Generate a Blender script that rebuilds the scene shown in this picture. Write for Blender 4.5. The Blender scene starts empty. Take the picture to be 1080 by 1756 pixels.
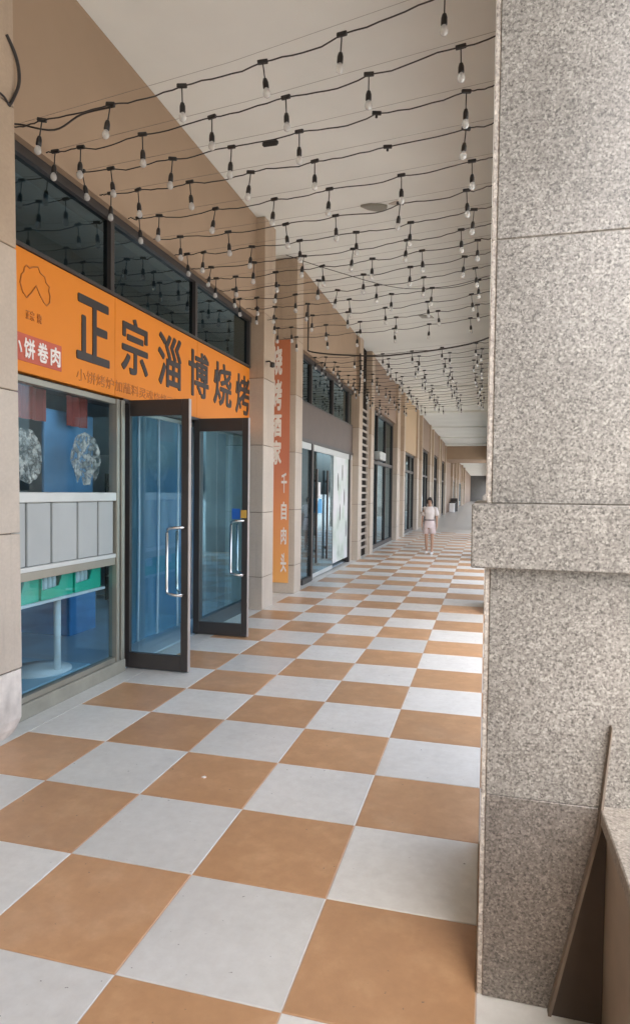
import bpy, bmesh, math, random
from mathutils import Matrix, Vector
random.seed(7)
S = bpy.context.scene
COL = S.collection
# ------------------------------------------------------------------ camera
cam_data = bpy.data.cameras.new('camera'); cam = bpy.data.objects.new('camera', cam_data); COL.objects.link(cam)
YAW, PITCH, ROLL = -0.2589, -0.0317, 0.0116
fw = Vector((math.sin(YAW)*math.cos(PITCH), math.cos(YAW)*math.cos(PITCH), math.sin(PITCH)))
rt = Vector((math.cos(YAW), -math.sin(YAW), 0)); up = rt.cross(fw)
r2 = rt*math.cos(ROLL) + up*math.sin(ROLL); u2 = -rt*math.sin(ROLL) + up*math.cos(ROLL)
M = Matrix((r2, u2, -fw)).transposed().to_4x4(); M.translation = (0.6003, -1.9175, 1.6682)
cam.matrix_world = M
cam_data.sensor_fit = 'VERTICAL'; cam_data.sensor_height = 36.0
cam_data.lens = 1102.23/1756*36.0
cam_data.clip_start = 0.05; cam_data.clip_end = 3000
S.camera = cam
# ------------------------------------------------------------------ world, sun, exposure
SUN_EL, SUN_AZ = math.radians(55), math.radians(188)      # azimuth the light comes from, measured from +Y towards +X
W = bpy.data.worlds.new('World'); S.world = W; W.use_nodes = True
wn = W.node_tree.nodes; wl = W.node_tree.links
sky = wn.new('ShaderNodeTexSky'); sky.sky_type = 'NISHITA'; sky.sun_disc = False
sky.sun_elevation = SUN_EL; sky.sun_rotation = SUN_AZ; sky.air_density = 1.0; sky.dust_density = 6.0; sky.ozone_density = 1.0
hs = wn.new('ShaderNodeHueSaturation'); hs.inputs['Saturation'].default_value = 0.58
wl.new(sky.outputs[0], hs.inputs['Color']); wl.new(hs.outputs[0], wn['Background'].inputs['Color'])
wn['Background'].inputs['Strength'].default_value = 0.15
sl = bpy.data.lights.new('sun', 'SUN'); sl.energy = 0.8; sl.angle = math.radians(20); sl.color = (1.0, 0.98, 0.95)
so = bpy.data.objects.new('sun', sl); COL.objects.link(so)
sd = Vector((math.sin(SUN_AZ)*math.cos(SUN_EL), math.cos(SUN_AZ)*math.cos(SUN_EL), math.sin(SUN_EL)))
so.rotation_euler = sd.to_track_quat('Z', 'Y').to_euler(); so.location = (0, 0, 30)
S.view_settings.view_transform = 'Standard'; S.view_settings.look = 'None'; S.view_settings.gamma = 1
S.view_settings.use_curve_mapping = False; S.view_settings.exposure = 2.6
S.render.engine = 'CYCLES'
S.cycles.use_denoising = True
S.cycles.max_bounces = 10; S.cycles.diffuse_bounces = 6; S.cycles.glossy_bounces = 4
S.cycles.transparent_max_bounces = 24; S.cycles.caustics_reflective = False; S.cycles.caustics_refractive = False
S.cycles.sample_clamp_indirect = 8

# ------------------------------------------------------------------ materials
def new_mat(name):
    m = bpy.data.materials.new(name); m.use_nodes = True
    nt = m.node_tree; b = nt.nodes['Principled BSDF']
    return m, nt, b
def coords(nt, scale=(1, 1, 1)):
    g = nt.nodes.new('ShaderNodeNewGeometry'); mp = nt.nodes.new('ShaderNodeMapping')
    mp.inputs['Scale'].default_value = scale
    nt.links.new(g.outputs['Position'], mp.inputs['Vector']); return mp.outputs[0]
def noise(nt, vec, scale, detail=4, rough=0.55):
    n = nt.nodes.new('ShaderNodeTexNoise'); n.inputs['Scale'].default_value = scale
    n.inputs['Detail'].default_value = detail; n.inputs['Roughness'].default_value = rough
    nt.links.new(vec, n.inputs['Vector']); return n.outputs['Fac']
def ramp(nt, fac, stops, interp='LINEAR'):
    r = nt.nodes.new('ShaderNodeValToRGB'); cr = r.color_ramp; cr.interpolation = interp
    while len(cr.elements) < len(stops): cr.elements.new(0.5)
    for e, (p, c) in zip(cr.elements, stops):
        e.position = p; e.color = (c[0], c[1], c[2], 1)
    nt.links.new(fac, r.inputs[0]); return r.outputs[0]
def mix(nt, a, b, fac, mode='MIX'):
    n = nt.nodes.new('ShaderNodeMix'); n.data_type = 'RGBA'; n.blend_type = mode
    for sock, v in ((n.inputs[0], fac), (n.inputs[6], a), (n.inputs[7], b)):
        if hasattr(v, 'is_linked'): nt.links.new(v, sock)
        elif isinstance(v, (int, float)): sock.default_value = v
        else: sock.default_value = (v[0], v[1], v[2], 1)
    return n.outputs[2]
def bump(nt, b, h, strength, dist=0.01):
    n = nt.nodes.new('ShaderNodeBump'); n.inputs['Strength'].default_value = strength; n.inputs['Distance'].default_value = dist
    nt.links.new(h, n.inputs['Height']); nt.links.new(n.outputs[0], b.inputs['Normal'])
def sc(c, k): return tuple(min(1, x*k) for x in c)
def plain(name, c, rough=0.5, metal=0.0, var=0.12, nscale=3.0, bmp=0.0, spec=0.5, fine=60):
    m, nt, b = new_mat(name); v = coords(nt)
    n = noise(nt, v, nscale, 5)
    nt.links.new(ramp(nt, n, [(0.25, sc(c, 1-var)), (0.75, sc(c, 1+var))]), b.inputs['Base Color'])
    b.inputs['Roughness'].default_value = rough; b.inputs['Metallic'].default_value = metal
    b.inputs['Specular IOR Level'].default_value = spec
    if bmp: bump(nt, b, noise(nt, v, fine, 3), bmp, 0.003)
    return m
def tile_mat(name, c, c2, rough):
    m, nt, b = new_mat(name); v = coords(nt)
    oi = nt.nodes.new('ShaderNodeObjectInfo')
    n = noise(nt, v, 4.5, 6, 0.6)
    col = ramp(nt, n, [(0.28, c), (0.5, sc(c, 1.08)), (0.72, c2)])
    m2 = noise(nt, v, 16, 5, 0.65)
    col = mix(nt, col, ramp(nt, m2, [(0.3, (0.93, 0.92, 0.91)), (0.7, (1.05, 1.05, 1.05))]), 1.0, 'MULTIPLY')
    oa = nt.nodes.new('ShaderNodeVectorMath'); oa.operation = 'ADD'; nt.links.new(v, oa.inputs[0]); nt.links.new(oi.outputs['Location'], oa.inputs[1])
    m3 = noise(nt, oa.outputs[0], 2.2, 3, 0.5)
    col = mix(nt, col, ramp(nt, m3, [(0.3, (0.95, 0.945, 0.94)), (0.7, (1.03, 1.03, 1.03))]), 1.0, 'MULTIPLY')
    tint = ramp(nt, oi.outputs['Random'], [(0, (0.88, 0.88, 0.88)), (1, (1.08, 1.07, 1.06))])
    col = mix(nt, col, tint, 1.0, 'MULTIPLY')
    d = noise(nt, v, 1.1, 7, 0.65)
    col = mix(nt, col, (0.34, 0.31, 0.28), ramp(nt, d, [(0.52, (0, 0, 0)), (0.8, (0.25, 0.25, 0.25))]))
    sp = noise(nt, v, 38, 2, 0.5)
    col = mix(nt, col, (0.12, 0.1, 0.09), ramp(nt, sp, [(0.735, (0, 0, 0)), (0.765, (0.75, 0.75, 0.75))]))
    nt.links.new(col, b.inputs['Base Color'])
    rr = nt.nodes.new('ShaderNodeMapRange'); rr.inputs['To Min'].default_value = rough; rr.inputs['To Max'].default_value = rough+0.12
    nt.links.new(d, rr.inputs['Value']); nt.links.new(rr.outputs[0], b.inputs['Roughness'])
    b.inputs['Specular IOR Level'].default_value = 0.9
    bump(nt, b, noise(nt, v, 25, 4), 0.03, 0.002)
    return m
def granite_mat(name, light, midc, dark, rough, stain=0.3, scale=1.0):
    m, nt, b = new_mat(name); v = coords(nt)
    vo = nt.nodes.new('ShaderNodeTexVoronoi'); vo.inputs['Scale'].default_value = 120*scale; nt.links.new(v, vo.inputs['Vector'])
    sep = nt.nodes.new('ShaderNodeSeparateColor'); nt.links.new(vo.outputs['Color'], sep.inputs[0])
    c1 = ramp(nt, sep.outputs[0], [(0.0, dark), (0.17, sc(dark, 1.5)), (0.24, midc), (0.7, midc), (0.86, light), (1.0, sc(light, 1.2))])
    n2 = noise(nt, v, 75*scale, 3, 0.6)
    c2 = ramp(nt, n2, [(0.36, dark), (0.47, midc), (0.62, light)])
    col = mix(nt, c1, c2, 0.5)
    wv = nt.nodes.new('ShaderNodeTexNoise'); wv.inputs['Scale'].default_value = 30*scale; nt.links.new(v, wv.inputs['Vector'])
    vm = nt.nodes.new('ShaderNodeVectorMath'); vm.operation = 'MULTIPLY_ADD'; nt.links.new(wv.outputs['Color'], vm.inputs[0]); vm.inputs[1].default_value = (0.012, 0.012, 0.012); nt.links.new(v, vm.inputs[2])
    v2 = nt.nodes.new('ShaderNodeTexVoronoi'); v2.inputs['Scale'].default_value = 120*scale; nt.links.new(vm.outputs[0], v2.inputs['Vector'])
    s2_ = nt.nodes.new('ShaderNodeSeparateColor'); nt.links.new(v2.outputs['Color'], s2_.inputs[0])
    col = mix(nt, col, dark, ramp(nt, s2_.outputs[1], [(0.08, (0.6, 0.6, 0.6)), (0.14, (0, 0, 0))]))
    col = mix(nt, col, sc(light, 1.35), ramp(nt, s2_.outputs[2], [(0.9, (0, 0, 0)), (0.95, (0.55, 0.55, 0.55))]))
    big = noise(nt, v, 2.2, 6, 0.6)
    col = mix(nt, col, ramp(nt, big, [(0.3, (0.8, 0.78, 0.75)), (0.7, (1.12, 1.1, 1.08))]), 1.0, 'MULTIPLY')
    st = noise(nt, coords(nt, (2.2, 2.2, 0.55)), 1.5, 5, 0.6)
    col = mix(nt, col, (0.17, 0.14, 0.12), ramp(nt, st, [(0.5, (0, 0, 0)), (0.8, (stain, stain, stain))]))
    nt.links.new(col, b.inputs['Base Color']); b.inputs['Roughness'].default_value = rough
    bump(nt, b, n2, 0.08, 0.001)
    return m
def glass_mat(name, tint, refl=0.08, ior=1.5, body=None, bodyfac=0.0):
    m = bpy.data.materials.new(name); m.use_nodes = True; nt = m.node_tree; nt.nodes.clear()
    out = nt.nodes.new('ShaderNodeOutputMaterial'); tr = nt.nodes.new('ShaderNodeBsdfTransparent'); gl = nt.nodes.new('ShaderNodeBsdfGlossy')
    tr.inputs[0].default_value = (*tint, 1); gl.inputs['Roughness'].default_value = 0.015
    gl.inputs['Color'].default_value = (0.72, 0.9, 1, 1)
    lw = nt.nodes.new('ShaderNodeLayerWeight'); lw.inputs['Blend'].default_value = 0.5
    pw_ = nt.nodes.new('ShaderNodeMath'); pw_.operation = 'POWER'; pw_.inputs[1].default_value = 5.0
    nt.links.new(lw.outputs['Facing'], pw_.inputs[0])
    ad = nt.nodes.new('ShaderNodeMath'); ad.operation = 'MULTIPLY_ADD'; ad.use_clamp = True
    ad.inputs[1].default_value = 1-refl; ad.inputs[2].default_value = refl
    nt.links.new(pw_.outputs[0], ad.inputs[0])
    base = tr.outputs[0]
    if body:
        df = nt.nodes.new('ShaderNodeBsdfDiffuse'); df.inputs[0].default_value = (*body, 1)
        tl = nt.nodes.new('ShaderNodeBsdfTranslucent'); tl.inputs[0].default_value = (*body, 1)
        a0 = nt.nodes.new('ShaderNodeMixShader'); a0.inputs[0].default_value = 0.5
        nt.links.new(df.outputs[0], a0.inputs[1]); nt.links.new(tl.outputs[0], a0.inputs[2])
        a1 = nt.nodes.new('ShaderNodeMixShader'); a1.inputs[0].default_value = bodyfac
        nt.links.new(tr.outputs[0], a1.inputs[1]); nt.links.new(a0.outputs[0], a1.inputs[2]); base = a1.outputs[0]
    mx = nt.nodes.new('ShaderNodeMixShader'); nt.links.new(ad.outputs[0], mx.inputs[0])
    nt.links.new(base, mx.inputs[1]); nt.links.new(gl.outputs[0], mx.inputs[2]); nt.links.new(mx.outputs[0], out.inputs[0])
    return m
MAT = {}
MAT['tile_white'] = tile_mat('tile_white', (0.675, 0.68, 0.655), (0.73, 0.735, 0.71), 0.29)
MAT['tile_brown'] = tile_mat('tile_brown', (0.50, 0.285, 0.145), (0.64, 0.39, 0.21), 0.29)
MAT['grout'] = plain('grout', (0.55, 0.45, 0.36), 0.9)
MAT['floor_grey'] = plain('floor_grey', (0.46, 0.45, 0.42), 0.29, var=0.08)
MAT['stone_base'] = plain('stone_base', (0.66, 0.615, 0.57), 0.6, var=0.3, nscale=7, bmp=0.3)
def stone_mat(name, c):
    m, nt, b = new_mat(name); v = coords(nt)
    col = ramp(nt, noise(nt, v, 1.7, 6, 0.6), [(0.25, sc(c, 0.9)), (0.75, sc(c, 1.08))])
    col = mix(nt, col, ramp(nt, noise(nt, v, 55, 3, 0.6), [(0.3, (0.94, 0.935, 0.93)), (0.7, (1.04, 1.04, 1.04))]), 1.0, 'MULTIPLY')
    col = mix(nt, col, sc(c, 0.55), ramp(nt, noise(nt, coords(nt, (7, 7, 0.5)), 1.4, 5, 0.65), [(0.56, (0, 0, 0)), (0.82, (0.5, 0.5, 0.5))]))
    nt.links.new(col, b.inputs['Base Color']); b.inputs['Roughness'].default_value = 0.5
    bump(nt, b, noise(nt, v, 60, 3), 0.07, 0.003); return m
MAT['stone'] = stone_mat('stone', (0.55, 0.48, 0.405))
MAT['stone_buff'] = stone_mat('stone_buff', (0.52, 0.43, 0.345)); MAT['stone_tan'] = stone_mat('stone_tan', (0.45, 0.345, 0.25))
MAT['joint'] = plain('joint', (0.14, 0.11, 0.085), 0.9)
MAT['render_wall'] = plain('render_wall', (0.36, 0.255, 0.17), 0.75, var=0.07, nscale=1.3, bmp=0.08)
MAT['tan_panel'] = plain('tan_panel', (0.50, 0.36, 0.22), 0.6, var=0.06)
MAT['brown_panel'] = plain('brown_panel', (0.12, 0.09, 0.075), 0.5, var=0.08)
MAT['ceiling'] = plain('ceiling', (0.80, 0.815, 0.77), 0.85, var=0.06, nscale=0.8, bmp=0.06, fine=18)
MAT['granite'] = granite_mat('granite', (0.40, 0.382, 0.348), (0.265, 0.25, 0.226), (0.08, 0.074, 0.067), 0.31, 0.25, 1.35)
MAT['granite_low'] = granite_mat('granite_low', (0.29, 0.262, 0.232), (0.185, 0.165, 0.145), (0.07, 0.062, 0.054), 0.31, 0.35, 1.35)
MAT['granite_edge'] = granite_mat('granite_edge', (0.62, 0.58, 0.52), (0.5, 0.46, 0.41), (0.25, 0.22, 0.2), 0.4, 0.1)
MAT['coping'] = granite_mat('coping', (0.44, 0.40, 0.35), (0.34, 0.31, 0.27), (0.17, 0.15, 0.13), 0.4, 0.25, 1.2)
MAT['parapet'] = plain('parapet', (0.34, 0.28, 0.22), 0.45, var=0.15, nscale=5)
MAT['board_brown'] = plain('board_brown', (0.075, 0.056, 0.043), 0.5, var=0.2)
MAT['board_edge'] = plain('board_edge', (0.22, 0.175, 0.135), 0.5, var=0.2, nscale=12)
MAT['frame_dark'] = plain('frame_dark', (0.048, 0.042, 0.040), 0.38, var=0.1)
MAT['frame_alu'] = plain('frame_alu', (0.33, 0.32, 0.27), 0.35, metal=0.4, var=0.1)
MAT['frame_edge'] = plain('frame_edge', (0.42, 0.38, 0.36), 0.35, metal=0.3)
MAT['steel'] = plain('steel', (0.78, 0.79, 0.80), 0.16, metal=1.0, var=0.03)
MAT['glass'] = glass_mat('glass', (0.82, 0.92, 0.96), 0.04)
MAT['glass_blue'] = glass_mat('glass_blue', (0.80, 0.92, 0.96), 0.08)
MAT['glass_dark'] = glass_mat('glass_dark', (0.42, 0.52, 0.56), 0.13, 1.6)
MAT['glass_clear'] = glass_mat('glass_clear', (0.95, 0.97, 0.97), 0.03)
MAT['curtain'] = glass_mat('curtain', (0.45, 0.7, 0.9), 0.0, 1.35, (0.24, 0.52, 0.70), 0.36)
MAT['curtain_edge'] = glass_mat('curtain_edge', (0.85, 0.93, 0.98), 0.05, 1.4, (0.85, 0.93, 0.98), 0.85)
MAT['infill'] = plain('infill', (0.40, 0.43, 0.43), 0.38, var=0.05)
MAT['infill_rail'] = plain('infill_rail', (0.60, 0.63, 0.62), 0.3, metal=0.2, var=0.06)
MAT['sill'] = plain('sill', (0.30, 0.29, 0.24), 0.5, var=0.15, nscale=6, bmp=0.1)
MAT['sign_orange'] = plain('sign_orange', (0.74, 0.235, 0.022), 0.5, var=0.05, nscale=1.0, spec=0.3)
MAT['sign_black'] = plain('sign_black', (0.035, 0.026, 0.024), 0.45)
MAT['sign_brown'] = plain('sign_brown', (0.47, 0.15, 0.02), 0.5)
MAT['sign_red'] = plain('sign_red', (0.52, 0.10, 0.055), 0.5)
MAT['sign_white'] = plain('sign_white', (0.85, 0.80, 0.76), 0.5, var=0.03)
MAT['banner_cream'] = plain('banner_cream', (0.86, 0.80, 0.73), 0.6, var=0.08)
MAT['cable'] = plain('cable', (0.036, 0.03, 0.027), 0.55)
MAT['wire'] = plain('wire', (0.22, 0.20, 0.19), 0.4, metal=0.6)
MAT['socket'] = plain('socket', (0.018, 0.016, 0.015), 0.4)
MAT['bulb'] = glass_mat('bulb', (0.95, 0.95, 0.93), 0.06, 1.5, (0.95, 0.93, 0.9), 0.48)
MAT['crate'] = plain('crate', (0.015, 0.52, 0.31), 0.4, var=0.1, nscale=14)
MAT['bottle'] = plain('bottle', (0.75, 0.80, 0.80), 0.25, var=0.1, nscale=20)
MAT['white_paint'] = plain('white_paint', (0.78, 0.79, 0.79), 0.4, var=0.04)
MAT['room_wall'] = plain('room_wall', (0.30, 0.37, 0.41), 0.8, var=0.15)
MAT['room_floor'] = plain('room_floor', (0.58, 0.68, 0.74), 0.3, var=0.08)
MAT['room_blue'] = plain('room_blue', (0.09, 0.30, 0.58), 0.5, var=0.2, nscale=2)
MAT['plinth_blue'] = plain('plinth_blue', (0.40, 0.62, 0.76), 0.35, var=0.1)
MAT['blue'] = plain('blue', (0.03, 0.16, 0.62), 0.4)
MAT['cyan'] = plain('cyan', (0.03, 0.36, 0.72), 0.4)
MAT['yellow'] = plain('yellow', (0.7, 0.42, 0.08), 0.5)
MAT['red_cloth'] = plain('red_cloth', (0.22, 0.055, 0.05), 0.7)
MAT['poster'] = None
MAT['pavement'] = plain('pavement', (0.33, 0.325, 0.31), 0.85, var=0.12, nscale=2, bmp=0.2)
MAT['dark'] = plain('dark', (0.05, 0.046, 0.042), 0.6)
MAT['grey_wall'] = plain('grey_wall', (0.13, 0.13, 0.125), 0.7)
MAT['louver_dark'] = plain('louver_dark', (0.022, 0.017, 0.014), 0.8, spec=0.1)
MAT['fascia_brown'] = plain('fascia_brown', (0.27, 0.185, 0.13), 0.6, var=0.08)
MAT['louver'] = plain('louver', (0.42, 0.365, 0.315), 0.5)
MAT['skin'] = plain('skin', (0.52, 0.33, 0.24), 0.55, var=0.05)
MAT['hair'] = plain('hair', (0.025, 0.018, 0.015), 0.4)
MAT['shirt'] = plain('shirt', (0.82, 0.77, 0.75), 0.8, var=0.06, nscale=12)
MAT['shorts'] = plain('shorts', (0.78, 0.68, 0.69), 0.8, var=0.08, nscale=12)
MAT['belt'] = plain('belt', (0.16, 0.12, 0.12), 0.6)
MAT['lips'] = plain('lips', (0.45, 0.16, 0.14), 0.5)
def poster_mat():
    m, nt, b = new_mat('poster'); v = coords(nt)
    col = ramp(nt, noise(nt, v, 1.8, 5), [(0.4, (0.74, 0.76, 0.78)), (0.6, (0.56, 0.66, 0.60)), (0.72, (0.35, 0.42, 0.38))])
    nt.links.new(col, b.inputs['Base Color']); b.inputs['Roughness'].default_value = 0.35; return m
MAT['poster'] = poster_mat()
def decal_mat():
    m, nt, b = new_mat('decal'); v = coords(nt)
    n = noise(nt, v, 11, 5, 0.65)
    col = ramp(nt, n, [(0.40, (0.12, 0.15, 0.16)), (0.52, (0.34, 0.39, 0.4)), (0.66, (0.6, 0.64, 0.63))])
    nt.links.new(col, b.inputs['Base Color']); b.inputs['Roughness'].default_value = 0.5
    tr = nt.nodes.new('ShaderNodeBsdfTransparent'); mx = nt.nodes.new('ShaderNodeMixShader')
    nt.links.new(ramp(nt, noise(nt, v, 19, 4, 0.6), [(0.42, (0.12, 0.12, 0.12)), (0.56, (0.9, 0.9, 0.9))]), mx.inputs[0])
    nt.links.new(tr.outputs[0], mx.inputs[1]); nt.links.new(b.outputs[0], mx.inputs[2]); nt.links.new(mx.outputs[0], nt.nodes['Material Output'].inputs[0])
    return m
MAT['decal'] = decal_mat()

# ------------------------------------------------------------------ mesh helpers
class MB:
    def __init__(s): s.v = []; s.f = []; s.sm = []
    def add(s, vs, fs, smooth=False):
        o = len(s.v); s.v += [tuple(p) for p in vs]; s.f += [tuple(i+o for i in f) for f in fs]; s.sm += [smooth]*len(fs); return s
    def box(s, x0, x1, y0, y1, z0, z1):
        v = [(x, y, z) for z in (z0, z1) for y in (y0, y1) for x in (x0, x1)]
        return s.add(v, [(0, 2, 3, 1), (4, 5, 7, 6), (0, 1, 5, 4), (2, 6, 7, 3), (0, 4, 6, 2), (1, 3, 7, 5)])
    def bbox(s, x0, x1, y0, y1, z0, z1, b=0.004):
        bm = bmesh.new(); bmesh.ops.create_cube(bm, size=1)
        for q in bm.verts:
            q.co = ((x0+x1)/2+q.co.x*(x1-x0), (y0+y1)/2+q.co.y*(y1-y0), (z0+z1)/2+q.co.z*(z1-z0))
        bmesh.ops.bevel(bm, geom=bm.edges[:], offset=b, segments=1, affect='EDGES', profile=0.5)
        bm.verts.ensure_lookup_table()
        s.add([q.co[:] for q in bm.verts], [[q.index for q in f.verts] for f in bm.faces]); bm.free(); return s
    def tube(s, pts, r, n=6, caps=True):
        pts = [Vector(p) for p in pts]; rs = r if isinstance(r, (list, tuple)) else [r]*len(pts)
        vs = []; ref = None
        for i, p in enumerate(pts):
            t = (pts[min(i+1, len(pts)-1)]-pts[max(i-1, 0)]).normalized()
            if ref is None: ref = Vector((0, 0, 1)) if abs(t.z) < 0.9 else Vector((1, 0, 0))
            a = t.cross(ref).normalized(); b = t.cross(a); ref = -b if False else ref
            if abs(t.dot(ref)) > 0.95:
                ref = Vector((1, 0, 0)) if abs(t.x) < 0.9 else Vector((0, 1, 0)); a = t.cross(ref).normalized(); b = t.cross(a)
            vs += [p+a*rs[i]*math.cos(2*math.pi*k/n)+b*rs[i]*math.sin(2*math.pi*k/n) for k in range(n)]
        fs = [(i*n+k, i*n+(k+1) % n, (i+1)*n+(k+1) % n, (i+1)*n+k) for i in range(len(pts)-1) for k in range(n)]
        if caps: fs += [tuple(range(n-1, -1, -1)), tuple(range((len(pts)-1)*n, len(pts)*n))]
        return s.add(vs, fs, True)
    def lathe(s, prof, n=12, c=(0, 0, 0), sx=1, sy=1):
        vs = [(c[0]+r*sx*math.cos(2*math.pi*k/n), c[1]+r*sy*math.sin(2*math.pi*k/n), c[2]+z) for r, z in prof for k in range(n)]
        fs = [(i*n+k, i*n+(k+1) % n, (i+1)*n+(k+1) % n, (i+1)*n+k) for i in range(len(prof)-1) for k in range(n)]
        fs += [tuple(range(n-1, -1, -1)), tuple(range((len(prof)-1)*n, len(prof)*n))]
        return s.add(vs, fs, True)
    def prism(s, poly, axis, a, b):
        n = len(poly)
        def P(p, h): return {'x': (h, p[0], p[1]), 'y': (p[0], h, p[1]), 'z': (p[0], p[1], h)}[axis]
        return s.add([P(p, a) for p in poly]+[P(p, b) for p in poly],
                     [tuple(range(n)), tuple(range(2*n-1, n-1, -1))]+[(i, i+n, (i+1) % n+n, (i+1) % n) for i in range(n)])
    def mesh(s, name):
        me = bpy.data.meshes.new(name); me.from_pydata(s.v, [], s.f); me.validate()
        if len(me.polygons) == len(s.sm): me.polygons.foreach_set('use_smooth', s.sm)
        bm = bmesh.new(); bm.from_mesh(me); bmesh.ops.recalc_face_normals(bm, faces=bm.faces); bm.to_mesh(me); bm.free()
        return me
    def build(s, name, mat, parent=None, **kw): return link(name, s.mesh(name), mat, parent, **kw)
def link(name, me, mat, parent=None, label=None, cat=None, group=None, kind=None, loc=None):
    o = bpy.data.objects.new(name, me); COL.objects.link(o)
    if mat and not me.materials: me.materials.append(MAT[mat] if isinstance(mat, str) else mat)
    if parent: o.parent = parent
    if loc: o.location = loc
    tag(o, label, cat, group, kind); return o
def tag(o, label=None, cat=None, group=None, kind=None):
    for k, v in (('label', label), ('category', cat), ('group', group), ('kind', kind)):
        if v: o[k] = v
    return o
def thing(name, label, cat, loc=(0, 0, 0), group=None):
    o = bpy.data.objects.new(name, None); COL.objects.link(o); o.location = loc; o.empty_display_size = 0.1
    return tag(o, label, cat, group)
def rel(o, root):
    """keep world-built mesh where it is under an empty placed at its base"""
    o.parent = root; o.matrix_parent_inverse = Matrix.Translation(-root.location); return o
def pb(mb, name, mat, root, label=None): return rel(mb.build(name, mat, label=label), root)
ORD = ['first', 'second', 'third', 'fourth', 'fifth', 'sixth', 'seventh', 'eighth', 'ninth', 'tenth', 'eleventh', 'twelfth', 'thirteenth',
       'fourteenth', 'fifteenth', 'sixteenth', 'seventeenth', 'eighteenth', 'nineteenth', 'twentieth']

CEIL = 5.44; WALL = -2.60; PIL = -2.39; COLX = 0.603
# ------------------------------------------------------------------ setting: ground, floor, ceiling
MB().box(-400, 400, -400, 400, -0.4, -0.16).build('ground', 'pavement', kind='structure')
MB().box(1.30, 1.46, -26, 140, -0.15, 0.0).build('kerb', 'coping', kind='structure')
floor = MB().box(-2.62, 1.30, -26, 25.8, -0.15, -0.004).build('floor', 'grout', kind='structure')
MB().box(-2.62, 1.30, 25.8, 140, -0.15, 0.0).build('floor_beyond', 'floor_grey', kind='structure')
g = 0.0018
tmb = MB(); T = 0.6
bm = bmesh.new(); bmesh.ops.create_cube(bm, size=1)
for q in bm.verts: q.co = (T/2+q.co.x*(T-2*g), T/2+q.co.y*(T-2*g), -0.005+q.co.z*0.010)
bmesh.ops.bevel(bm, geom=[e for e in bm.edges if all(w.co.z > -0.001 for w in e.verts)], offset=0.0025, segments=1, affect='EDGES')
tile_me = {}
for k in ('white', 'brown'):
    me = bpy.data.meshes.new('tile_'+k); bm.to_mesh(me); me.materials.append(MAT['tile_'+k]); tile_me[k] = me
bm.free()
rest = {'white': MB(), 'brown': MB()}
for j in range(-40, 43):
    for i in range(-4, 2):
        k = 'brown' if (i+j) % 2 == 0 else 'white'
        x, y = i*T, j*T
        if -2 <= j and (i <= 0 or j <= 0):
            o = bpy.data.objects.new('tile', tile_me[k]); COL.objects.link(o); o.parent = floor
            o.location = (x, y, random.uniform(-0.0006, 0.0006)); o.rotation_euler = (random.uniform(-.0007, .0007), random.uniform(-.0007, .0007), 0)
        else:
            rest[k].box(x+g, x+T-g, y+g, y+T-g, -0.01, 0)
for k in rest: rest[k].build('tile_field', 'tile_'+k, floor, kind='stuff')
MB().box(-2.61, -2.4-g, -24, 25.8, -0.01, 0.0).build('border_tile', 'tile_white', floor)
MB().box(-9.2, 1.34, -26, 140, CEIL, CEIL+0.5).build('ceiling', 'ceiling', kind='structure')
MB().box(1.25, 1.34, -26, 140, 4.2, CEIL-0.002).box(COLX, 1.25, -26, 140, 4.2, CEIL-0.002).build('added_edge_beam', 'ceiling', kind='structure')  # beam added out of view so the upper wall gets no direct sky
beam = MB().box(-2.6, COLX-0.002, 49, 55.5, 4.30, CEIL-0.002).build('lowered_ceiling', 'render_wall', kind='structure')
MB().box(-2.6, COLX, 139.5, 140, 0, CEIL-0.002).build('end_wall', 'grey_wall', kind='structure')
MB().box(-2.9, WALL, -26, 0.95, 0, CEIL-0.002).build('wall_near', 'render_wall', kind='structure')
MB().box(-2.9, WALL, 49, 139.5, 0, CEIL-0.002).build('wall_far', 'fascia_brown', kind='structure')

for a, b, d in ((21.2, 22.0, 0.07), (28.2, 29.0, 0.09), (35.2, 36.0, 0.09), (42.2, 43.0, 0.09), (47.9, 48.98, 0.14)):
    MB().box(-2.6, COLX-0.003, a, b, CEIL-d, CEIL-0.001).build('ceiling_rib', 'ceiling', kind='structure')
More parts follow.
